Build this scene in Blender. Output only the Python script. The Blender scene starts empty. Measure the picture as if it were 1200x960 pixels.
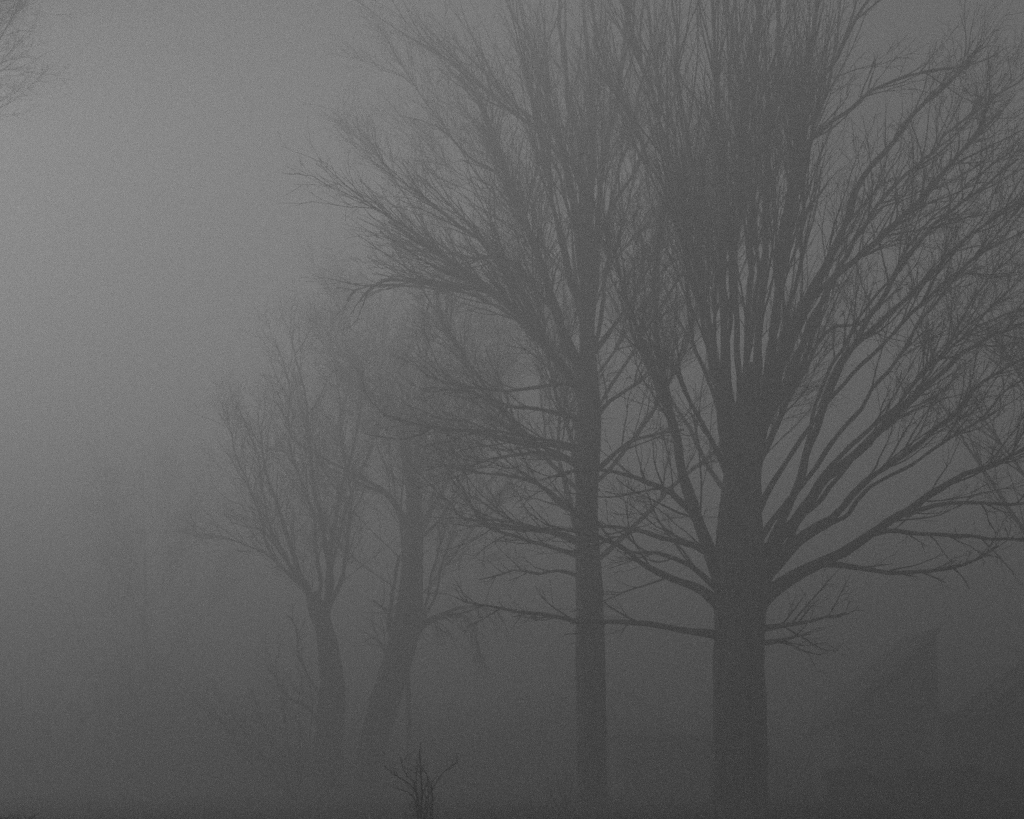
import bpy, math, random
import numpy as np
from mathutils import Vector, Matrix

R = math.radians
C = bpy.context.scene
COL = C.collection
rng = np.random.default_rng(7)
random.seed(7)

FOG_D = 0.0256
FOG_G = 0.49
FOG_C = 0.97
TOP = 26.0
SUN_E = 3.0
SUN_ELD = 10.8
SUN_AZD = -43
SUN_ANG = 10.7
SKY_S = 0.05
DUST = 0.0
VB = 1
# ------------------------------------------------------------------ camera
F = 2400.0                       # focal length in pixels of a 1200 px wide picture
EYE = 1.6
PITCH = math.atan(425.0 / F)     # eye level falls near the bottom of the picture
cam_d = bpy.data.cameras.new('camera')
cam_d.sensor_width = 36.0
cam_d.lens = 36.0 * F / 1200.0
cam_d.clip_start = 0.1
cam_d.clip_end = 2000.0
cam = bpy.data.objects.new('camera', cam_d)
COL.objects.link(cam)
cam.location = (0, 0, EYE)
cam.rotation_euler = (math.pi / 2 + PITCH, 0, 0)
C.camera = cam
CP, SP = math.cos(PITCH), math.sin(PITCH)


def at(px, py, Y):
    """world point seen at picture position (px, py), Y metres away"""
    a = (px - 600.0) / F
    b = (480.0 - py) / F
    fy = CP - b * SP
    fz = SP + b * CP
    k = Y / fy
    return np.array((a * k, Y, EYE + fz * k))


def mpp(Y):
    return Y / F * 1.0


# ------------------------------------------------------------------ materials
def mat(name, base, var=0.25, scale=6.0, rough=0.9, bump=0.0, stretch=(1, 1, 1), detail=6.0, spec=0.3, scale2=None):
    m = bpy.data.materials.new(name)
    m.use_nodes = True
    nt = m.node_tree
    bs = nt.nodes['Principled BSDF']
    tc = nt.nodes.new('ShaderNodeTexCoord')
    mp = nt.nodes.new('ShaderNodeMapping')
    mp.inputs['Scale'].default_value = stretch
    nz = nt.nodes.new('ShaderNodeTexNoise')
    nz.inputs['Scale'].default_value = scale
    nz.inputs['Detail'].default_value = detail
    nz.inputs['Roughness'].default_value = 0.65
    cr = nt.nodes.new('ShaderNodeValToRGB')
    lo, hi = base * (1 - var), base * (1 + var)
    cr.color_ramp.elements[0].position = 0.3
    cr.color_ramp.elements[1].position = 0.7
    cr.color_ramp.elements[0].color = (lo, lo, lo, 1)
    cr.color_ramp.elements[1].color = (hi, hi, hi, 1)
    nt.links.new(tc.outputs['Object'], mp.inputs['Vector'])
    nt.links.new(mp.outputs['Vector'], nz.inputs['Vector'])
    nt.links.new(nz.outputs['Fac'], cr.inputs['Fac'])
    nt.links.new(cr.outputs['Color'], bs.inputs['Base Color'])
    bs.inputs['Roughness'].default_value = rough
    bs.inputs['Specular IOR Level'].default_value = spec
    if bump:
        bp = nt.nodes.new('ShaderNodeBump')
        bp.inputs['Strength'].default_value = bump
        bp.inputs['Distance'].default_value = 0.03
        nt.links.new(nz.outputs['Fac'], bp.inputs['Height'])
        nt.links.new(bp.outputs['Normal'], bs.inputs['Normal'])
    return m


M_BARK = mat('bark', 0.27, 0.65, 5.0, 0.95, 0.9, (1, 1, 0.18), spec=0.15)
M_LIMB = mat('limb_bark', 0.2, 0.35, 8.0, 0.95, 0.5, spec=0.15)
M_TWIG = mat('twig_bark', 0.06, 0.25, 3.0, 0.95, spec=0.1)
M_GRASS = mat('winter_grass', 0.05, 0.5, 0.35, 1.0, 0.4, detail=10.0, spec=0.1)
M_BLADE = mat('grass_blade', 0.05, 0.4, 0.6, 1.0, spec=0.1)
M_HEDGE = mat('hedge_leaf', 0.04, 0.4, 2.0, 0.8, spec=0.2)
M_WALL = mat('weathered_boards', 0.34, 0.3, 2.0, 0.9, 0.3, (6, 1, 0.2))
M_RENDER = mat('grey_render', 0.42, 0.2, 1.2, 0.95, 0.1)
M_ROOF = mat('slate_roof', 0.28, 0.35, 3.0, 0.85, 0.3)
M_WHITE = mat('white_paint', 0.85, 0.08, 3.0, 0.7)
M_GLASS = mat('window_glass', 0.03, 0.1, 1.0, 0.15, spec=0.5)
M_STEM = mat('shrub_stem', 0.02, 0.3, 6.0, 0.95, spec=0.1)


# ------------------------------------------------------------------ mesh helpers
def link_mesh(name, verts, faces, m, parent=None, smooth=True):
    me = bpy.data.meshes.new(name)
    if isinstance(faces, np.ndarray):
        nv, nf, k = len(verts), len(faces), faces.shape[1]
        me.vertices.add(nv)
        me.vertices.foreach_set('co', np.asarray(verts, dtype=np.float32).ravel())
        me.loops.add(nf * k)
        me.loops.foreach_set('vertex_index', faces.astype(np.int32).ravel())
        me.polygons.add(nf)
        me.polygons.foreach_set('loop_start', np.arange(0, nf * k, k, dtype=np.int32))
        me.polygons.foreach_set('loop_total', np.full(nf, k, dtype=np.int32))
        me.polygons.foreach_set('use_smooth', np.full(nf, smooth, dtype=bool))
        me.update(calc_edges=True)
    else:
        me.from_pydata([tuple(v) for v in verts], [], faces)
        me.update()
    me.materials.append(m)
    o = bpy.data.objects.new(name, me)
    COL.objects.link(o)
    if parent is not None:
        o.parent = parent
        off = np.array(world_loc(parent))
        if abs(off).sum() > 0:
            co = np.empty(len(me.vertices) * 3, dtype=np.float32)
            me.vertices.foreach_get('co', co)
            co = (co.reshape(-1, 3) - off).astype(np.float32)
            me.vertices.foreach_set('co', co.ravel())
            me.update()
    return o


def world_loc(o):
    v = Vector((0, 0, 0))
    while o is not None:
        v += o.location
        o = o.parent
    return v


def root(name, label, cat, loc, group=None):
    o = bpy.data.objects.new(name, None)
    COL.objects.link(o)
    o.empty_display_size = 0.3
    o.location = loc
    o['label'] = label
    o['category'] = cat
    if group:
        o['group'] = group
    return o


def tubes(branches, k):
    """branches: list of (P n*3, r n) -> verts, quad faces"""
    by = {}
    for P, r in branches:
        by.setdefault(len(P), []).append((P, r))
    V, Q = [], []
    base = 0
    ang = np.arange(k) * 2 * math.pi / k
    ca, sa = np.cos(ang), np.sin(ang)
    for n, lst in by.items():
        P = np.stack([b[0] for b in lst])
        r = np.stack([b[1] for b in lst])
        T = np.gradient(P, axis=1)
        T /= np.linalg.norm(T, axis=2, keepdims=True) + 1e-9
        mean = T.mean(axis=1)
        ref = np.where(np.abs(mean[:, 1:2]) < 0.8, np.array([[0, 1, 0.0]]), np.array([[1, 0, 0.0]]))
        U = np.cross(T, ref[:, None, :])
        U /= np.linalg.norm(U, axis=2, keepdims=True) + 1e-9
        W = np.cross(T, U)
        ring = P[:, :, None, :] + r[:, :, None, None] * (ca[None, None, :, None] * U[:, :, None, :] + sa[None, None, :, None] * W[:, :, None, :])
        B = len(lst)
        V.append(ring.reshape(-1, 3))
        idx = base + np.arange(B * n * k).reshape(B, n, k)
        a = idx[:, :-1, :]
        d = idx[:, 1:, :]
        b = np.roll(a, -1, axis=2)
        c = np.roll(d, -1, axis=2)
        Q.append(np.stack([a, b, c, d], axis=-1).reshape(-1, 4))
        base += B * n * k
    return np.concatenate(V), np.concatenate(Q)


# ------------------------------------------------------------------ branch growth
UP = np.array((0, 0, 1.0))


def unit(v):
    return v / (np.linalg.norm(v) + 1e-9)


def smooth_path(pts, rad, step):
    """Catmull-Rom through pts (list of 3-vectors) with radii"""
    pts = [np.asarray(p, float) for p in pts]
    P = [2 * pts[0] - pts[1]] + pts + [2 * pts[-1] - pts[-2]]
    out, ro = [], []
    for i in range(1, len(P) - 2):
        L = np.linalg.norm(P[i + 1] - P[i])
        n = max(2, int(L / step))
        for j in range(n):
            t = j / n
            a, b, c, d = P[i - 1], P[i], P[i + 1], P[i + 2]
            out.append(0.5 * (2 * b + (c - a) * t + (2 * a - 5 * b + 4 * c - d) * t * t + (3 * b - a - 3 * c + d) * t ** 3))
            ro.append(rad[i - 1] * (1 - t) + rad[i] * t)
    out.append(P[-2])
    ro.append(rad[-1])
    return np.array(out), np.array(ro)


def wobble(P, amp):
    n = len(P)
    if n < 4:
        return P
    w = rng.normal(0, 1, (n, 3))
    ker = np.array([0.25, 0.5, 0.25])
    for _ in range(2):
        w = np.stack([np.convolve(w[:, i], ker, 'same') for i in range(3)], axis=1)
    env = np.minimum(1, np.arange(n) / 4.0)[:, None]
    return P + w * amp * env


def grow(p, d, L, n, r0, r1, up, jit):
    P = np.empty((n + 1, 3))
    P[0] = p
    N = rng.normal(0, jit, (n, 3))
    s = L / n
    for i in range(n):
        d = d + N[i] + UP * up
        d = d / math.sqrt(d[0] * d[0] + d[1] * d[1] + d[2] * d[2])
        p = p + d * s
        P[i + 1] = p
    return P, np.linspace(r0, r1, n + 1)


def side_dir(d, ang):
    v = rng.normal(0, 1, 3)
    v -= d * v.dot(d)
    v = unit(v)
    return unit(d * math.cos(ang) + v * math.sin(ang))


RMIN = 0.0075


def spawn(parent, level, st, out):
    """grow side branches of one branch into out[level]"""
    P, r = parent
    cfg = st['levels'][level]
    seg = np.linalg.norm(np.diff(P, axis=0), axis=1)
    Ltot = seg.sum()
    cum = np.concatenate([[0], np.cumsum(seg)])
    cnt = cfg['per_m'] * Ltot * (1 - cfg['t0'])
    cnt = int(cnt + rng.random())
    for _ in range(cnt):
        t = cfg['t0'] + (1 - cfg['t0']) * rng.random() ** cfg.get('bias', 0.8)
        s = t * Ltot
        i = min(len(P) - 2, int(np.searchsorted(cum, s)) - 1)
        i = max(0, i)
        f = (s - cum[i]) / (seg[i] + 1e-9)
        p = P[i] + (P[i + 1] - P[i]) * f
        d = unit(P[i + 1] - P[i])
        rr = r[i] * (1 - f) + r[i + 1] * f
        ang = R(rng.uniform(*cfg['ang']))
        dd = side_dir(d, ang)
        dd = unit(dd + UP * cfg.get('lift', 0.0))
        L = rng.uniform(*cfg['len']) * (1.15 - 0.6 * t) * st.get('scale', 1.0)
        r0 = max(RMIN, min(rr * 0.65, cfg['r'] * (0.75 + 0.5 * rng.random())))
        b = grow(p, dd, L, cfg['n'], r0, max(RMIN * 0.7, r0 * 0.35), cfg.get('up', 0.05), cfg.get('jit', 0.12))
        if b[0][:, 2].max() > TOP - 0.6:
            continue
        out[level].append(b)
        if level + 1 < len(st['levels']):
            spawn(b, level + 1, st, out)


def style(dens=1.0, up=0.06, scale=1.0, ang=(14, 42), lift=0.12, t0=0.14):
    return {'scale': scale, 'levels': [
        dict(per_m=3.0 * dens, t0=t0, ang=ang, len=(1.2, 4.2), r=0.026, n=9, up=up, jit=0.09, lift=lift),
        dict(per_m=3.2 * dens, t0=0.15, ang=(12, 40), len=(0.7, 1.9), r=0.013, n=6, up=up * 0.8, jit=0.12, lift=lift * 0.5),
        dict(per_m=3.2 * dens, t0=0.12, ang=(15, 45), len=(0.3, 1.0), r=0.0095, n=4, up=up * 0.5, jit=0.16),
    ]}


def build_limb(parent, P, r, st):
    limb_v, limb_q = tubes([(P, r)], 10)
    lo = link_mesh('limb', limb_v, limb_q, M_LIMB, parent)
    if st is None:
        return lo
    out = {0: [], 1: [], 2: []}
    spawn((P, r), 0, st, out)
    V, Q, b = [], [], 0
    for lv, k in ((0, 5), (1, 3), (2, 3)):
        if out[lv]:
            v, q = tubes(out[lv], k)
            V.append(v)
            Q.append(q + b)
            b += len(v)
    if V and sum(len(out[k]) for k in out) > 24:
        link_mesh('twigs', np.concatenate(V), np.concatenate(Q), M_TWIG, lo)
    return lo


def trunk_mesh(P, r, parent, lump=0.07):
    k = 96
    n = len(P)
    V, Q = tubes([(P, r)], k)
    ph = rng.uniform(0, 6.28, 8)
    rings = V.reshape(n, k, 3)
    th = np.arange(k) * 2 * math.pi / k
    zz = np.arange(n)[:, None] * 1.0
    w = np.zeros((n, k))
    for j, (fa, fz) in enumerate(((2, .11), (3, .07), (5, .05), (7, .13), (9, .21), (13, .09), (4, .33), (17, .05))):
        w += np.sin(fa * th[None, :] + fz * zz + ph[j] + 0.6 * np.sin(zz * 0.13 + j)) / (1 + 0.45 * j)
    fur = rng.normal(0, 1, (n, k))
    for _ in range(5):
        fur[1:-1] = 0.25 * fur[:-2] + 0.5 * fur[1:-1] + 0.25 * fur[2:]
    w += fur * 1.1 + rng.normal(0, 0.15, (n, k))
    for _ in range(max(2, n // 14)):            # knots and healed branch scars
        i0, a0, sz = rng.integers(3, n - 2), rng.uniform(0, 6.28), rng.uniform(0.6, 1.6)
        da = np.abs((th - a0 + math.pi) % (2 * math.pi) - math.pi)
        w += 2.2 * sz * np.exp(-(da[None, :] / 0.28) ** 2 - ((np.arange(n)[:, None] - i0) / (1.3 * sz)) ** 2)
    rings = P[:, None, :] + (rings - P[:, None, :]) * (1 + lump * w[:, :, None])
    return link_mesh('trunk', rings.reshape(-1, 3), Q, M_BARK, parent)


def trace_to_path(tr, Y0, dY, step=0.3, amp=0.02):
    """tr: list of (px, py, width px); depth runs from Y0 to Y0+dY"""
    n = len(tr)
    acc = [0.0]
    for i in range(1, n):
        acc.append(acc[-1] + math.hypot(tr[i][0] - tr[i - 1][0], tr[i][1] - tr[i - 1][1]))
    pts, rad = [], []
    for i, t in enumerate(tr):
        Y = Y0 + dY * (acc[i] / acc[-1]) ** 1.2
        pts.append(at(t[0], t[1], Y))
        rad.append(max(0.008, t[2] * 0.42 * Y / F))
    P, r = smooth_path(pts, rad, step)
    s = np.linspace(0, 1, len(P)) * len(P) * step
    env = np.minimum(1, s / 2.5)
    for c in range(3):
        for wl, a in ((5.5, 0.035), (2.1, 0.024), (1.0, 0.016)):
            P[:, c] += env * a * np.sin(s * 6.28 / (wl * rng.uniform(0.8, 1.25)) + rng.uniform(0, 6.28))
    r = r * (1 + 0.10 * np.sin(s * 5.1 + rng.uniform(0, 6)) * env + rng.normal(0, 0.03, len(r)))
    r[:3] *= (1.25, 1.15, 1.06)
    return wobble(P, amp), r


def with_width(pts, w0, w1):
    n = len(pts)
    return [(p[0], p[1], w0 + (w1 - w0) * (i / (n - 1)) ** 0.62) for i, p in enumerate(pts)]


def jitter(tr, a):
    n = len(tr)
    ox, oy = rng.normal(0, a, 2)
    return [(t[0] + ox * i / (n - 1) + (rng.normal(0, a * 0.15) if i else 0), t[1] + oy * 0.6 * i / (n - 1), t[2] * 0.62) for i, t in enumerate(tr)]


def traced_tree(name, label, Y, trunk, limbs, group=None, lump=0.07):
    base = at(trunk[0][0], trunk[0][1], Y)
    rt = root(name, label, 'tree', (float(base[0]), Y, 0.0), group)
    tr = [at(t[0], t[1], Y) for t in trunk]
    rad = [t[2] * 0.5 * Y / F for t in trunk]
    b0 = tr[0].copy()
    b0[2] = 0.35
    pts = [np.array((b0[0], Y, -0.25)), b0] + tr
    rr = [rad[0] * 1.55, rad[0] * 1.2] + rad
    P, r = smooth_path(pts, rr, 0.12)
    trunk_mesh(P, r, rt, lump)
    for tr, dY, st, extra in limbs:
        Pl, rl = trace_to_path(tr, Y, dY)
        build_limb(rt, Pl, rl, st)
        for e in range(extra):
            t2 = jitter(tr, 30)
            s = 1 if (e % 2 == 0) else -1
            d2 = dY + s * rng.uniform(2.0, 4.5)
            Pl, rl = trace_to_path(t2, Y, d2)
            build_limb(rt, Pl, rl, st)
    return rt


W = with_width
TALL = {'scale': 1.0, 'levels': [
    dict(per_m=2.0, t0=0.27, ang=(5, 20), len=(2.4, 6.0), r=0.032, n=14, up=0.025, jit=0.045, lift=0.10),
    dict(per_m=1.5, t0=0.15, ang=(7, 24), len=(1.0, 2.8), r=0.017, n=8, up=0.02, jit=0.065, lift=0.05),
    dict(per_m=0.9, t0=0.15, ang=(12, 38), len=(0.3, 0.9), r=0.0105, n=4, up=0.03, jit=0.12)]}
SPRAY = {'scale': 1.0, 'levels': [
    dict(per_m=2.2, t0=0.22, ang=(6, 26), len=(1.6, 4.0), r=0.028, n=10, up=0.015, jit=0.06, lift=0.02),
    dict(per_m=2.0, t0=0.12, ang=(10, 34), len=(0.7, 1.9), r=0.015, n=6, up=0.01, jit=0.09, lift=0.0),
    dict(per_m=1.4, t0=0.15, ang=(12, 42), len=(0.3, 0.9), r=0.0105, n=4, up=0.02, jit=0.14)]}
SPREAD = style(0.75, up=0.05, ang=(14, 40), lift=0.10)
OPEN = style(1.0, up=0.04, ang=(14, 42), lift=0.06, t0=0.42, scale=0.85)
THIN = style(0.75, up=0.04, ang=(15, 45), lift=0.05, scale=0.8)
BUSHY = style(1.1, up=0.05, ang=(15, 48), lift=0.10, scale=0.9)
DROOP = style(1.6, up=-0.10, ang=(20, 60), lift=-0.35, scale=0.5)
SHORT = style(1.0, up=0.02, ang=(20, 55), lift=0.0, scale=0.45)

# ------------------------------------------------------------------ the big tree on the right
YB = 50.0
big_trunk = [(866, 962, 68), (867, 900, 63), (867, 850, 60), (867, 790, 57), (868, 740, 54), (869, 700, 60), (868, 660, 64),
             (868, 600, 50), (871, 540, 44), (875, 490, 34), (879, 450, 20), (881, 425, 8)]
big_limbs = [
    (W([(862, 610), (857, 550), (852, 480), (849, 410), (848, 320), (846, 200), (840, 100), (836, 0), (828, -90)], 21, 3), 0.5, TALL, 1),
    (W([(872, 610), (878, 540), (884, 480), (890, 400), (894, 320), (900, 200), (908, 100), (915, 0), (925, -90)], 22, 3), -0.8, TALL, 1),
    (W([(876, 610), (887, 540), (896, 470), (907, 395), (918, 320), (930, 200), (945, 100), (960, 0), (976, -80)], 21, 3), 1.2, TALL, 1),
    (W([(870, 600), (874, 480), (878, 350), (880, 220), (883, 100), (888, 0), (890, -80)], 14, 3), -2.0, TALL, 1),
    (W([(866, 600), (866, 480), (862, 350), (866, 220), (868, 100), (862, 0), (860, -90)], 13, 3), 2.4, TALL, 0),
    (W([(859, 630), (852, 560), (842, 460), (825, 365), (803, 255), (775, 150), (740, 40), (722, -20)], 16, 3), 0.8, TALL, 1),
    (W([(861, 600), (850, 500), (833, 400), (820, 290), (808, 180), (795, 80), (785, -30)], 14, 3), -1.4, TALL, 1),
    (W([(858, 610), (846, 500), (816, 345), (786, 245), (742, 150), (705, 70)], 10, 3), 2.2, TALL, 0),
    (W([(898, 470), (935, 365), (975, 300), (1010, 215), (1050, 160), (1080, 125), (1150, 55)], 17, 4), 1.5, SPREAD, 1),
    (W([(905, 395), (933, 195), (997, 127), (1053, 90), (1117, 80)], 10, 3), -1.5, THIN, 0),
    (W([(918, 320), (947, 135), (980, 67), (1007, 13), (1040, -40)], 11, 4), -1.0, SPREAD, 0),
    (W([(890, 690), (903, 640), (943, 553), (963, 480), (1007, 387), (1040, 342), (1077, 285), (1133, 233), (1192, 185)], 15, 3), -1.6, OPEN, 1),
    (W([(963, 480), (985, 425), (1033, 377), (1067, 347), (1093, 320), (1127, 283), (1205, 230)], 11, 4), -2.2, OPEN, 0),
    (W([(893, 500), (935, 420), (967, 345), (997, 307), (1077, 237), (1133, 170), (1172, 128)], 14, 4), 0.3, OPEN, 1),
    (W([(890, 680), (910, 640), (960, 573), (1000, 533), (1047, 490), (1083, 453), (1120, 420), (1167, 393), (1215, 375)], 19, 4), 1.4, OPEN, 1),
    (W([(888, 690), (930, 637), (987, 597), (1013, 567), (1080, 517), (1120, 483), (1150, 447), (1210, 415)], 16, 3), -0.8, OPEN, 1),
    (W([(880, 715), (905, 692), (940, 670), (973, 653), (1030, 623), (1077, 590), (1133, 553), (1180, 535), (1225, 505)], 27, 4), 0.8, OPEN, 0),
    (W([(960, 660), (985, 662), (1027, 668), (1093, 670), (1133, 664), (1168, 640)], 11, 3), -0.6, SHORT, 0),
    (W([(1010, 632), (1040, 622), (1120, 630), (1200, 632), (1240, 630)], 9, 3), 1.6, SHORT, 0),
    (W([(1060, 603), (1085, 596), (1130, 590), (1200, 590), (1240, 585)], 9, 3), -1.2, SHORT, 0),
    (W([(885, 738), (920, 733), (947, 730), (975, 724), (993, 719)], 10, 2), -0.3, SHORT, 0),
    (W([(885, 755), (910, 752), (933, 747), (952, 742)], 10, 2), 0.3, SHORT, 0),
    (W([(850, 690), (832, 645), (812, 590), (797, 540), (780, 470), (757, 410), (737, 355), (722, 310), (705, 265)], 25, 2.5), -0.6, OPEN, 1),
    (W([(790, 505), (776, 440), (766, 380), (770, 300), (785, 230)], 12, 4), 1.4, SPREAD, 0),
    (W([(848, 700), (815, 610), (785, 580), (760, 567), (722, 553), (690, 548), (640, 560)], 14, 3), 1.0, THIN, 0),
    (W([(850, 715), (825, 693), (800, 683), (760, 665), (722, 641), (690, 628), (640, 612)], 18, 3), -1.2, THIN, 0),
    (W([(850, 660), (815, 640), (770, 628), (730, 618), (690, 612)], 12, 4), 1.4, THIN, 0),
    (W([(850, 700), (810, 665), (770, 650), (735, 648)], 10, 4), -2.0, THIN, 0),
    (W([(850, 745), (800, 738), (760, 733), (690, 726), (633, 720), (600, 715), (573, 709), (543, 706)], 12, 2.5), -1.0, SHORT, 0),
    (W([(855, 560), (835, 520), (810, 470), (790, 430), (760, 400)], 10, 3), -2.2, THIN, 0),
    (W([(886, 650), (903, 612), (985, 510), (1062, 402), (1132, 312), (1205, 232)], 12, 2), 2.2, OPEN, 1),
    (W([(888, 600), (915, 548), (1000, 440), (1088, 345), (1150, 300), (1210, 268)], 10, 2), -2.4, OPEN, 0),
    (W([(890, 660), (935, 610), (1020, 520), (1095, 425), (1150, 340), (1195, 295)], 10, 2), 3.2, OPEN, 0),
    (W([(890, 540), (925, 470), (967, 392), (1007, 378), (1060, 336)], 9, 3), 2.4, THIN, 0),
]
traced_tree('bare_tree', 'largest bare tree, thick trunk splitting into a tall fan of upright stems', YB, big_trunk, big_limbs, lump=0.045)

# ------------------------------------------------------------------ the slimmer straight tree left of it
YM = 57.5
mid_trunk = [(694, 962, 37), (693, 900, 33), (692, 820, 32), (692, 740, 32), (691, 680, 31), (688, 620, 27), (689, 560, 25), (691, 500, 26),
             (690, 450, 24), (689, 400, 16), (688, 330, 13), (687, 270, 11), (688, 225, 6)]
mid_limbs = [
    (W([(690, 430), (684, 330), (672, 225), (640, 165), (600, 130), (560, 95), (500, 50)], 13, 3), -0.6, TALL, 1),
    (W([(690, 420), (680, 310), (666, 205), (645, 130), (625, 60), (606, -10)], 12, 4), 1.0, TALL, 1),
    (W([(688, 280), (682, 200), (668, 110), (655, 20), (650, -60)], 12, 4), -1.5, TALL, 1),
    (W([(690, 400), (693, 290), (693, 190), (690, 100), (685, 0), (684, -70)], 12, 4), 1.8, TALL, 1),
    (W([(690, 440), (697, 320), (704, 215), (720, 133), (733, 33), (742, -60)], 11, 4), 0.4, TALL, 1),
    (W([(690, 310), (715, 250), (745, 200), (775, 130)], 9, 3), -1.4, THIN, 0),
    (W([(688, 440), (662, 400), (632, 305), (607, 233), (587, 193), (573, 150), (560, 117), (530, 85)], 14, 5), 2.2, SPREAD, 1),
    (W([(690, 400), (662, 297), (647, 233), (633, 167), (620, 90)], 10, 4), -2.4, TALL, 1),
    (W([(632, 300), (590, 213), (543, 180), (508, 145)], 6, 3), 1.0, SHORT, 0),
    (W([(690, 470), (657, 427), (622, 383), (600, 358), (570, 335), (520, 300), (455, 262)], 17, 4), -1.0, SPRAY, 2),
    (W([(657, 427), (610, 372), (575, 345), (520, 335), (450, 330), (425, 345)], 10, 4), 1.8, SPRAY, 1),
    (W([(640, 400), (600, 330), (560, 280), (510, 245), (475, 215)], 9, 3), -2.0, SPRAY, 1),
    (W([(688, 440), (650, 370), (600, 310), (540, 300), (480, 290)], 9, 3), 2.6, SPRAY, 0),
    (W([(690, 455), (665, 450), (633, 453), (593, 456), (540, 452), (500, 440)], 8, 3), 1.2, THIN, 0),
    (W([(690, 495), (660, 486), (633, 480), (593, 473), (560, 461), (518, 456)], 9, 3), -1.4, SHORT, 0),
    (W([(690, 530), (650, 521), (600, 517), (533, 503), (490, 497), (450, 487)], 10, 3), 0.6, THIN, 1),
    (W([(690, 552), (655, 535), (625, 530), (593, 534), (560, 543), (520, 560)], 10, 2), -0.8, THIN, 1),
    (W([(688, 610), (660, 590), (640, 573), (613, 560), (560, 553), (515, 545)], 10, 2), 1.6, THIN, 1),
    (W([(688, 640), (650, 624), (613, 617), (573, 613), (555, 598), (543, 573), (520, 545)], 11, 2), -0.4, THIN, 1),
    (W([(690, 655), (650, 642), (620, 633), (587, 622), (560, 610)], 8, 3), 1.8, SHORT, 0),
    (W([(690, 680), (655, 668), (630, 672), (600, 668), (560, 680)], 6, 2), -1.2, SHORT, 0),
    (W([(690, 560), (712, 540), (735, 520), (765, 510), (800, 505)], 9, 3), 1.2, THIN, 0),
    (W([(690, 500), (715, 470), (745, 452), (770, 420)], 8, 3), -1.6, THIN, 0),
    (W([(690, 420), (720, 380), (745, 340), (760, 290)], 9, 3), 1.6, THIN, 0),
]
traced_tree('bare_tree', 'straight slender bare tree left of the big forked tree', YM, mid_trunk, mid_limbs, lump=0.04)

# ------------------------------------------------------------------ the two leaning trees
YL = 82.0
RMIN = 0.0038
FAINT = {'scale': 1.0, 'levels': [
    dict(per_m=3.2, t0=0.12, ang=(15, 48), len=(1.2, 3.8), r=0.018, n=9, up=0.04, jit=0.10, lift=0.06),
    dict(per_m=3.4, t0=0.12, ang=(14, 45), len=(0.6, 1.8), r=0.009, n=6, up=0.03, jit=0.14),
    dict(per_m=3.2, t0=0.12, ang=(15, 50), len=(0.3, 0.9), r=0.006, n=4, up=0.02, jit=0.18)]}
lt = [(384, 962, 36), (386, 880, 31), (389, 810, 30), (385, 765, 25), (379, 735, 22), (374, 712, 16), (368, 694, 8)]
ll = [
    (W([(383, 752), (375, 722), (363, 694), (347, 662), (330, 610), (310, 540), (300, 480)], 18, 1.5), 1.0, FAINT, 2),
    (W([(383, 752), (380, 718), (387, 684), (383, 650), (374, 600), (364, 530), (355, 450), (340, 390)], 16, 1.5), -1.2, FAINT, 2),
    (W([(384, 690), (390, 620), (405, 560), (420, 490), (425, 420)], 8, 3), 2.0, FAINT, 1),
    (W([(360, 690), (330, 650), (312, 628), (300, 618)], 6, 2), -1.6, FAINT, 1),
    (W([(386, 830), (365, 800), (352, 770), (346, 735), (334, 718)], 5, 2), -1.0, SHORT, 0),
    (W([(384, 860), (360, 830), (335, 815), (320, 790)], 6, 3), 1.2, FAINT, 0),
]
traced_tree('bare_tree', 'faint leaning tree, its trunk curving left and forking low', YL, lt, ll, 'leaning trees in the fog', lump=0.04)
rt_ = [(424, 962, 32), (433, 890, 31), (450, 825, 33), (466, 775, 35), (477, 730, 34), (482, 690, 27), (484, 640, 22), (485, 590, 19), (480, 545, 12)]
rl_ = [
    (W([(484, 600), (478, 540), (468, 485), (440, 452), (410, 425), (385, 392)], 11, 1.5), 0.8, FAINT, 2),
    (W([(484, 590), (490, 520), (500, 450), (498, 390), (490, 330)], 10, 1.5), -1.0, FAINT, 2),
    (W([(484, 640), (505, 600), (525, 560), (535, 510), (560, 460)], 10, 2), 1.4, FAINT, 1),
    (W([(480, 620), (455, 580), (425, 560), (390, 545), (350, 520)], 10, 2), -1.6, FAINT, 1),
    (W([(474, 758), (492, 735), (512, 724), (535, 722), (552, 730), (560, 750), (563, 772)], 17, 2), -0.8, DROOP, 0),
    (W([(480, 745), (500, 730), (530, 716), (560, 712), (585, 716)], 9, 2), 0.8, DROOP, 0),
    (W([(488, 735), (500, 705), (510, 660), (522, 620), (532, 575)], 6, 2), -1.6, FAINT, 0),
    (W([(494, 728), (512, 695), (520, 650), (533, 615)], 5, 2), 1.2, FAINT, 0),
    (W([(470, 770), (455, 735), (460, 700), (468, 650)], 9, 4), 0.6, SHORT, 0),
    (W([(465, 735), (450, 714), (436, 705)], 5, 3), -0.6, SHORT, 0),
    (W([(455, 770), (440, 748), (428, 752)], 5, 2), 0.8, SHORT, 0),
]
traced_tree('bare_tree', 'faint bare tree whose trunk leans to the right, a drooping side limb', YL + 1.5, rt_, rl_, 'leaning trees in the fog', lump=0.04)


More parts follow.
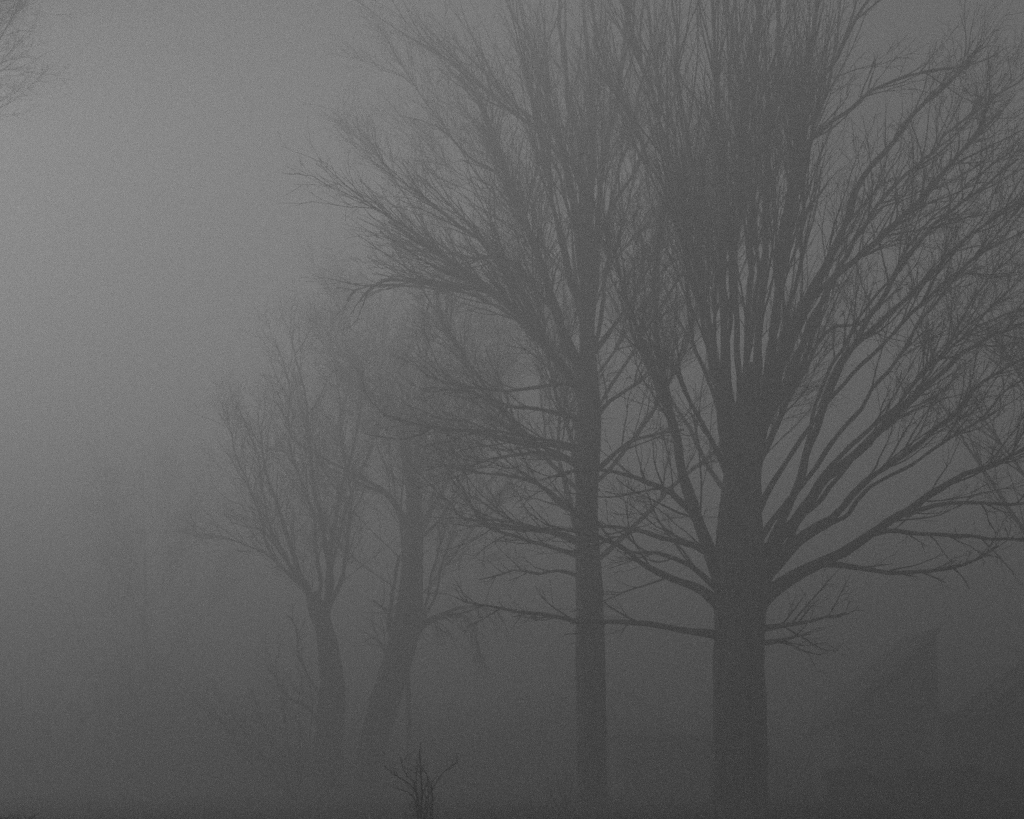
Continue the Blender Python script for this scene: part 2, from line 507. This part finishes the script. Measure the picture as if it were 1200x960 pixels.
# ------------------------------------------------------------------ trees lost deeper in the fog, grown freely
def free_tree(label, px, Y, H, r, lean, nl, st, crown_from=0.3, spread=0.55, group='trees far back in the fog', reach=1.0, limb_r=0.5):
    x = (px - 600) / F * Y
    rt = root('bare_tree', label, 'tree', (x, Y, 0.0), group)
    n = 26
    t = np.linspace(0, 1, n)
    P = np.stack([x + lean * t ** 1.5 * H, np.full(n, Y), t * H * 0.8 - 0.2], axis=1)
    P = wobble(P, 0.12)
    rr = r * (1 - 0.95 * t) * (1 + 0.5 * np.exp(-t * 25))
    trunk_mesh(P, rr, rt, 0.03)
    for i in range(nl):
        u = crown_from + (1 - crown_from) * (i + rng.random() * 0.8) / nl
        u = min(u, 0.97)
        j = min(n - 2, int(u * (n - 1)))
        az = i * 2.4 + rng.normal(0, 0.3)
        d = unit(np.array((math.cos(az) * spread, math.sin(az) * spread, 0.75)))
        L = H * (0.52 - 0.22 * u) * rng.uniform(0.75, 1.15) * reach
        Pl, rl = grow(P[j], d, L, 12, rr[j] * limb_r, 0.015, 0.03, 0.07)
        build_limb(rt, Pl, rl, st)
    return rt


RMIN = 0.005
DIM = style(0.75, up=0.05, ang=(15, 45), lift=0.08)
SMUDGE = style(1.5, up=0.03, ang=(15, 50), lift=0.05)
for lv, rr_ in zip(SMUDGE['levels'], (0.012, 0.007, 0.005)):
    lv['r'] = rr_
HAZY = style(1.25, up=0.04, ang=(12, 40), lift=0.08)
free_tree('faintest tree, hardly showing in the fog at the far left', 178, 142, 25, 0.36, -0.03, 12, HAZY, 0.40, 0.55, limb_r=0.2)
free_tree('dim tree with a wide soft crown, right behind the slender straight tree', 691, 64, 25, 0.30, -0.02, 17, HAZY, 0.42, 0.85, reach=1.25)
free_tree('dim bare tree deep in the fog hidden mostly behind the big forked tree', 866, 66, 25, 0.36, -0.02, 12, DIM, 0.5, 0.45)
RMIN = 0.0036
free_tree('dim soft crowned tree, right behind the tree whose trunk leans right', 479, 88, 24, 0.14, -0.02, 18, SMUDGE, 0.45, 0.75, limb_r=0.4)
free_tree('dark crown reaching into the top left corner from outside the picture', -190, 50, 25, 0.36, 0.0, 24, SMUDGE, 0.80, 0.5, limb_r=0.2)
free_tree('dim bare tree deep in the fog at the right edge', 1255, 70, 21, 0.4, -0.02, 12, DIM, 0.4)


# ------------------------------------------------------------------ shrubs and weeds
def shrub(name, label, cat, px, Y, stems, group=None, st=None):
    x = (px - 600) / F * Y
    rt = root(name, label, cat, (x, Y, 0.0), group)
    for tr, dY in stems:
        base = np.array((x + rng.normal(0, 0.05), Y + rng.normal(0, 0.06), -0.05))
        pts = [base] + [at(t[0], t[1], Y + dY * (i + 1) / len(tr)) for i, t in enumerate(tr)]
        rad = [tr[0][2] * 0.55 * Y / F] + [t[2] * 0.5 * Y / F for t in tr]
        P, r = smooth_path(pts, rad, 0.08)
        P = wobble(P, 0.006)
        out = {0: [], 1: []}
        if st:
            spawn((P, r), 0, st, out)
        V, Q = tubes([(P, r)], 6)
        so = link_mesh('stem', V, Q, M_STEM, rt)
        al = out[0] + out[1]
        if al:
            V, Q = tubes(al, 3)
            link_mesh('twigs', V, Q, M_STEM, so)
    return rt


TINY = {'scale': 1.0, 'levels': [
    dict(per_m=7, t0=0.35, ang=(15, 50), len=(0.10, 0.34), r=0.005, n=5, up=0.06, jit=0.12),
    dict(per_m=6, t0=0.2, ang=(20, 50), len=(0.05, 0.14), r=0.003, n=3, up=0.04, jit=0.15)]}
YS = 28.0
RMIN = 0.0022
SHRUBBY = {'scale': 1.0, 'levels': [
    dict(per_m=16, t0=0.38, ang=(15, 60), len=(0.12, 0.42), r=0.0036, n=6, up=0.05, jit=0.14),
    dict(per_m=9, t0=0.2, ang=(20, 55), len=(0.05, 0.16), r=0.003, n=3, up=0.04, jit=0.15)]}
shrub('bare_shrub', 'small bare shrub of dark upright stems low in front of the leaning trees', 'shrub', 494, YS, [
    (W([(493, 960), (494, 930), (493, 900), (492, 880), (493, 870)], 3.06, 0.80), 0.0),
    (W([(491, 950), (489, 930), (488, 910), (490, 895)], 2.38, 0.80), 0.1),
    (W([(490, 945), (486, 925), (474, 915), (462, 908), (450, 898)], 2.38, 0.80), -0.1),
    (W([(488, 930), (478, 910), (472, 900), (470, 888)], 1.70, 0.80), 0.15),
    (W([(494, 940), (498, 925), (501, 912), (497, 902)], 2.04, 0.80), -0.1),
    (W([(497, 950), (507, 925), (520, 906), (537, 893)], 1.70, 0.64), 0.2),
    (W([(499, 955), (502, 935), (503, 918), (500, 908)], 2.04, 0.80), -0.2),
    (W([(489, 950), (484, 935), (478, 928), (466, 925)], 1.70, 0.80), 0.1),
], st=SHRUBBY)
shrub('dead_stalk', 'single dark stalk standing just right of the small bare shrub', 'plant', 506, YS + 0.3, [
    (W([(506, 955), (506.5, 940), (506, 925), (506, 918)], 2.72, 1.20), 0.0),
    (W([(504, 955), (502, 940), (503, 930)], 1.70, 0.80), 0.1),
], st=SHRUBBY)
TINY2 = {'scale': 1.6, 'levels': TINY['levels']}
RMIN = 0.004
shrub('bare_shrub', 'low thin twiggy shrub at the foot of the slender straight tree', 'shrub', 660, 52.0, [
    (W([(660, 950), (656, 925), (652, 908)], 2.2, 0.8), 0.1),
    (W([(662, 950), (662, 925), (664, 905)], 2.2, 0.8), -0.1),
    (W([(664, 950), (668, 930), (672, 912)], 2.2, 0.8), 0.2),
    (W([(657, 955), (648, 935), (644, 920)], 2.0, 0.8), -0.2),
], st=TINY2)
shrub('bare_shrub', 'tangled bare bush beside the foot of the left leaning trunk', 'shrub', 345, 70.0, [
    (W([(343, 930), (338, 870), (330, 820), (322, 790)], 1.7, 0.6), 0.3),
    (W([(346, 930), (352, 870), (350, 820), (356, 780)], 1.7, 0.6), -0.3),
    (W([(348, 930), (360, 880), (366, 830), (362, 800)], 1.7, 0.6), 0.4),
    (W([(341, 930), (322, 880), (305, 840), (298, 815)], 1.7, 0.6), -0.4),
    (W([(340, 930), (310, 890), (280, 850), (255, 815)], 1.7, 0.6), 0.5),
    (W([(340, 930), (300, 900), (262, 850), (232, 825)], 1.7, 0.6), -0.5),
], st={'scale': 3.0, 'levels': [dict(per_m=11, t0=0.15, ang=(15, 60), len=(0.2, 0.45), r=0.008, n=5, up=0.05, jit=0.14),
                               dict(per_m=7, t0=0.2, ang=(20, 55), len=(0.08, 0.2), r=0.005, n=3, up=0.03, jit=0.15)]})
RMIN = 0.0018
for (cx, n, hi, lab) in ((8, 18, 955, 'dark dead weed stalks poking up in the bottom left corner'),
                         (36, 9, 951, 'tallest little tuft of dead weeds a little right of the bottom left corner'),
                         (58, 5, 957, 'short sparse dead weeds at the bottom edge on the left')):
    st_ = []
    for i in range(n):
        a = cx + rng.normal(0, 8)
        st_.append((W([(a, 990), (a + rng.normal(0, 4), 965), (a + rng.normal(0, 7), hi + abs(rng.normal(0, 5)))], 1.6, 0.7), rng.normal(0, 0.3)))
    shrub('weed_clump', lab, 'weeds', cx, 19.0, st_, 'dead weeds at the bottom left',
          {'scale': 0.8, 'levels': [dict(per_m=5, t0=0.5, ang=(15, 50), len=(0.06, 0.2), r=0.003, n=4, up=0.04, jit=0.15),
                                    dict(per_m=4, t0=0.2, ang=(20, 50), len=(0.03, 0.08), r=0.002, n=3, up=0.04, jit=0.15)]})
RMIN = 0.0075

# ------------------------------------------------------------------ ground and grass
GX, GY0, GY1 = 260.0, -120.0, 330.0
nx, ny = 131, 151
xs = np.linspace(-GX, GX, nx)
ys = np.linspace(GY0, GY1, ny)
XX, YY = np.meshgrid(xs, ys)
ZZ = 0.05 * np.sin(XX * 0.11 + 1.3) * np.cos(YY * 0.07) + 0.03 * np.sin(XX * 0.31 + YY * 0.23) - 0.06
V = np.stack([XX, YY, ZZ], axis=-1).reshape(-1, 3)
idx = np.arange(nx * ny).reshape(ny, nx)
Q = np.stack([idx[:-1, :-1], idx[:-1, 1:], idx[1:, 1:], idx[1:, :-1]], axis=-1).reshape(-1, 4)
g = link_mesh('ground', V, Q, M_GRASS)
g['kind'] = 'structure'
g['label'] = 'dark rough winter ground under the fog'

nb = 150000
by = 24 + 86 * rng.random(nb) ** 1.15
bx = (rng.random(nb) * 2 - 1) * (by * 0.29 + 2)
tus = 0.5 + 0.5 * np.sin(bx * 0.9 + np.sin(by * 0.5) * 2.0) * np.sin(by * 0.37 + np.sin(bx * 0.31) * 1.5)
bh = rng.uniform(0.25, 0.75, nb) * (0.75 + 0.65 * tus)
ba = rng.uniform(0, 6.28, nb)
bw = 0.009 + by * 0.0001
dx, dy = np.cos(ba) * bw, np.sin(ba) * bw
lx, ly = rng.normal(0, 0.10, nb), rng.normal(0, 0.10, nb)
V = np.stack([np.stack([bx - dx, by - dy, np.full(nb, -0.1)], -1), np.stack([bx + dx, by + dy, np.full(nb, -0.1)], -1),
              np.stack([bx + lx, by + ly, bh], -1)], axis=1).reshape(-1, 3)
gr = link_mesh('grass', V, np.arange(nb * 3).reshape(-1, 3), M_BLADE)
gr['kind'] = 'stuff'
gr['label'] = 'rough dead grass covering the ground'
gr['category'] = 'grass'


# ------------------------------------------------------------------ scrubby wood edge far behind everything, added to darken the low fog
sap = []
fine = []
clumps = [(-0.177, 0.022, 5.5), (-0.125, 0.018, 3.0), (-0.06, 0.02, 1.5), (0.02, 0.03, 2.0), (0.10, 0.03, 1.5), (-0.26, 0.03, 2.5)]
for i in range(3000):
    Yw = rng.uniform(108, 140)
    tx = rng.uniform(-0.36, 0.36)
    xw = tx * Yw
    hh = 2.2 + 3.6 * rng.random() ** 2.0 + 0.8 * math.sin(xw * 0.23 + 1.0)
    for c0, cw, ch in clumps:
        hh += ch * math.exp(-((tx - c0) / cw) ** 2) * rng.uniform(0.5, 1.15)
    b = grow(np.array((xw, Yw, -0.1)), unit(np.array((rng.normal(0, 0.2), rng.normal(0, 0.2), 1.0))), hh, 7, 0.03, 0.010, 0.02, 0.13)
    sap.append(b)
    P = b[0]
    for j in range(18):
        k_ = int(rng.integers(0, 7))
        p = P[k_] + (P[k_ + 1] - P[k_]) * rng.random()
        dd = side_dir(unit(P[k_ + 1] - P[k_]), R(rng.uniform(25, 80)))
        fine.append(grow(p, dd, rng.uniform(0.4, 1.5), 4, 0.017, 0.010, 0.03, 0.2))
va, qa = tubes(sap, 4)
vb, qb = tubes(fine, 3)
fw = link_mesh('added_wood_edge', np.concatenate([va, vb]), np.concatenate([qa, qb + len(va)]), M_TWIG)
fw['kind'] = 'stuff'
fw['label'] = 'dark scrubby edge of a wood added behind everything to darken the low fog'
fw['category'] = 'wood'

# ------------------------------------------------------------------ buildings
def box(name, x0, x1, y0, y1, z0, z1, m, parent, bev=0.0):
    V = [(x, y, z) for z in (z0, z1) for y in (y0, y1) for x in (x0, x1)]
    Fc = [(0, 2, 3, 1), (4, 5, 7, 6), (0, 1, 5, 4), (2, 6, 7, 3), (0, 4, 6, 2), (1, 3, 7, 5)]
    o = link_mesh(name, V, Fc, m, parent, smooth=False)
    if bev:
        b = o.modifiers.new('bevel', 'BEVEL')
        b.width = bev
        b.segments = 2
    return o


def prism(name, prof, y0, y1, m, parent):
    """prof: xz outline extruded in y"""
    n = len(prof)
    V = [(p[0], y0, p[1]) for p in prof] + [(p[0], y1, p[1]) for p in prof]
    Fc = [tuple(range(n)), tuple(range(2 * n - 1, n - 1, -1))]
    for i in range(n):
        j = (i + 1) % n
        Fc.append((i, i + n, j + n, j))
    return link_mesh(name, V, Fc, m, parent, smooth=False)


YH = 92.0


def X(px, Y=YH):
    return (px - 600) / F * Y / CP * (CP)  # metres across at eye level


def pt(px, py, Y=YH):
    p = at(px, py, Y)
    return (float(p[0]), float(p[2]))


# tall house with one long roof slope
xe, ze = pt(974, 842)
xr, zr = pt(1097, 738)
h = root('house', 'dim tall house with one long sloping roof edge right of the big tree', 'house', (0.5 * (xe + xr), YH, 0))
prism('wall', [(xe + 0.35, -0.3), (xr, -0.3), (xr, zr - 0.25), (xe + 0.35, ze + 0.02)], YH, YH + 9, M_RENDER, h)
sl = (zr - ze) / (xr - xe)
prism('roof', [(xe - 0.1, ze - 0.25), (xr + 0.1, zr - 0.07), (xr + 0.1, zr + 0.13), (xe - 0.1, ze - 0.05)], YH - 0.3, YH + 9.3, M_ROOF, h)
prism('bargeboard', [(xe - 0.1, ze - 0.33), (xr + 0.1, zr - 0.15), (xr + 0.1, zr + 0.05), (xe - 0.1, ze - 0.13)], YH - 0.36, YH - 0.303, M_WHITE, h)
ca0, ca1 = pt(957, 876)[0], pt(1032, 876)[0]
zc = pt(1000, 876)[1]
can = prism('canopy', [(xe + 0.6, zc + 0.0), (ca1, zc + 0.0), (ca1, zc + 0.12), (xe + 0.6, zc + 0.12)], YH - 1.2, YH - 0.004, M_ROOF, h)
box('fascia', pt(1003, 876)[0], ca1 - 0.02, YH - 1.24, YH - 1.203, zc + 0.01, zc + 0.11, M_WHITE, can)
wn = box('window', xe + 1.0, ca1 - 0.3, YH - 0.03, YH - 0.004, 0.95, zc - 0.25, M_GLASS, h)
for a in (xe + 0.95, 0.5 * (xe + 1.0 + ca1 - 0.3), ca1 - 0.35):
    box('frame', a, a + 0.07, YH - 0.06, YH - 0.033, 0.95, zc - 0.25, M_WALL, wn)
box('downpipe', xr - 0.16, xr - 0.05, YH - 0.12, YH - 0.02, 0.0, pt(1097, 846)[1], M_WHITE, h, 0.02)

# long low outbuilding on the right with a gable rising out of the picture
b = root('barn', 'dim low outbuilding with a rising gable at the right edge', 'building', (pt(1180, 900)[0], YH - 6, 0))
Yb = YH - 6
x0, z0 = pt(1099, 838, Yb)
x1, z1 = pt(1152, 832, Yb)
x2, z2 = pt(1270, 742, Yb)
x3, z3 = pt(1385, 832, Yb)
prism('wall', [(x0 + 0.12, -0.3), (x3, -0.3), (x3, z1 - 0.1), (x2, z2 - 0.12), (x1, z1 - 0.1), (x0 + 0.12, z1 - 0.1)], Yb, Yb + 5.5, M_WALL, b)
prism('roof', [(x0, z0 - 0.08), (x1, z1 - 0.09), (x2, z2 - 0.1), (x3 + 0.2, z1 - 0.2), (x3 + 0.2, z1), (x2, z2 + 0.1), (x1, z1 + 0.08), (x0, z0 + 0.06)],
      Yb - 0.25, Yb + 5.7, M_ROOF, b)
box('gutter', x0 + 0.1, x1 + 0.9, Yb - 0.38, Yb - 0.253, z1 - 0.22, z1 - 0.12, M_WHITE, b, 0.02)

# garage between the two nearer trunks
Yg = 92.0
gx0, gz = pt(721, 861, Yg)
gx1, _ = pt(848, 861, Yg)
ga = root('garage', 'dim flat topped garage between the two nearest trunks', 'building', (0.5 * (gx0 + gx1), Yg, 0))
box('wall', gx0 + 0.1, gx1, Yg, Yg + 6, -0.3, gz - 0.14, M_WALL, ga)
box('roof', gx0 - 0.05, gx1 + 0.15, Yg - 0.2, Yg + 6.2, gz - 0.137, gz, M_ROOF, ga)
box('corner_post', gx0 + 0.02, gx0 + 0.36, Yg - 0.06, Yg - 0.003, 0.0, gz - 0.14, M_WHITE, ga, 0.01)
dr = box('door', gx0 + 0.7, gx0 + 3.4, Yg - 0.05, Yg - 0.003, 0.0, gz - 0.75, M_ROOF, ga)

# hedge in front of the house
Yd = 74.0
hx0, hx1 = pt(969, 905, Yd)[0], pt(1330, 905, Yd)[0]
hd = root('hedge', 'low dark hedge in front of the dim house', 'hedge', (0.5 * (hx0 + hx1), Yd, 0))
nl = 42000
lx = rng.uniform(hx0, hx1, nl)
top = 1.52 + 0.10 * np.sin(lx * 1.3) + 0.07 * np.sin(lx * 3.1 + 1) + 0.04 * np.sin(lx * 7.7)
u = rng.random(nl)
lz = np.where(u < 0.5, top * rng.random(nl), top + rng.normal(0, 0.07, nl))
ly = Yd + np.where(u < 0.5, rng.normal(0, 0.12, nl), rng.uniform(0, 1.1, nl))
c = np.stack([lx, ly, lz], -1)
s = rng.uniform(0.03, 0.07, nl)[:, None]
s = s * 1.25
a1 = rng.normal(0, 1, (nl, 3)); a1 /= np.linalg.norm(a1, axis=1, keepdims=True)
a2 = rng.normal(0, 1, (nl, 3)); a2 -= a1 * (a1 * a2).sum(1, keepdims=True); a2 /= np.linalg.norm(a2, axis=1, keepdims=True)
V = np.stack([c - a1 * s, c + a2 * s * 0.6, c + a1 * s, c - a2 * s * 0.6], axis=1).reshape(-1, 3)
link_mesh('foliage', V, np.arange(nl * 4).reshape(-1, 4), M_HEDGE, hd, smooth=False)
tw = []
for i in range(160):
    xx = hx0 + (hx1 - hx0) * (i + 0.5) / 160
    tw.append(grow(np.array((xx, Yd + 0.45 + rng.normal(0, 0.2), -0.05)), unit(np.array((rng.normal(0, 0.2), rng.normal(0, 0.2), 1))), 1.4, 7, 0.02, 0.006, 0.02, 0.12))
V, Q = tubes(tw, 4)
link_mesh('stems', V, Q, M_STEM, hd)

# ------------------------------------------------------------------ fog, sky and light
V = [(x, y, z) for z in (-1.4, TOP) for y in (GY0 - 6, GY1 + 6) for x in (-GX - 6, GX + 6)]
Fc = [(0, 2, 3, 1), (4, 5, 7, 6), (0, 1, 5, 4), (2, 6, 7, 3), (0, 4, 6, 2), (1, 3, 7, 5)]
hm = bpy.data.materials.new('haze')
hm.use_nodes = True
nt = hm.node_tree
nt.nodes.clear()
om = nt.nodes.new('ShaderNodeOutputMaterial')
pv = nt.nodes.new('ShaderNodeVolumePrincipled')
pv.inputs['Color'].default_value = (FOG_C, FOG_C, FOG_C, 1)
pv.inputs['Density'].default_value = FOG_D
pv.inputs['Anisotropy'].default_value = FOG_G
nt.links.new(pv.outputs['Volume'], om.inputs['Volume'])
hz = link_mesh('haze', V, Fc, hm, smooth=False)
hz['kind'] = 'stuff'
hz['label'] = 'thick pale fog filling the whole place'
hz['category'] = 'fog'

SUN_EL, SUN_AZ = R(SUN_ELD), R(SUN_AZD)           # azimuth from +Y (view direction), negative = left
wd = bpy.data.worlds.new('World')
C.world = wd
wd.use_nodes = True
nt = wd.node_tree
bg = nt.nodes['Background']
sky = nt.nodes.new('ShaderNodeTexSky')
sky.sky_type = 'NISHITA'
sky.sun_disc = False
sky.sun_elevation = SUN_EL
sky.sun_rotation = SUN_AZ
sky.air_density = 1.0
sky.dust_density = DUST
bw = nt.nodes.new('ShaderNodeRGBToBW')    # a black and white photograph
nt.links.new(sky.outputs['Color'], bw.inputs['Color'])
nt.links.new(bw.outputs['Val'], bg.inputs['Color'])
bg.inputs['Strength'].default_value = SKY_S

sl = bpy.data.lights.new('sun', 'SUN')
sl.energy = SUN_E
sl.angle = R(SUN_ANG)
sl.color = (1, 1, 1)
so = bpy.data.objects.new('sun', sl)
COL.objects.link(so)
d = Vector((math.sin(SUN_AZ) * math.cos(SUN_EL), math.cos(SUN_AZ) * math.cos(SUN_EL), math.sin(SUN_EL)))
so.rotation_euler = d.to_track_quat('Z', 'Y').to_euler()
so.location = d * 100

C.view_settings.view_transform = 'Standard'
C.view_settings.look = 'None'
C.view_settings.exposure = 0.34
C.view_settings.gamma = 1.0
C.view_settings.use_curve_mapping = False
C.render.engine = 'CYCLES'
cy = C.cycles
cy.max_bounces = 4
cy.diffuse_bounces = 1
cy.glossy_bounces = 1
cy.transmission_bounces = 0
cy.volume_bounces = VB
cy.use_denoising = False            # the remaining noise stands in for film grain
cy.sample_clamp_direct = 1.2
cy.sample_clamp_indirect = 0.6
cy.denoiser = 'OPENIMAGEDENOISE'
cy.use_adaptive_sampling = False
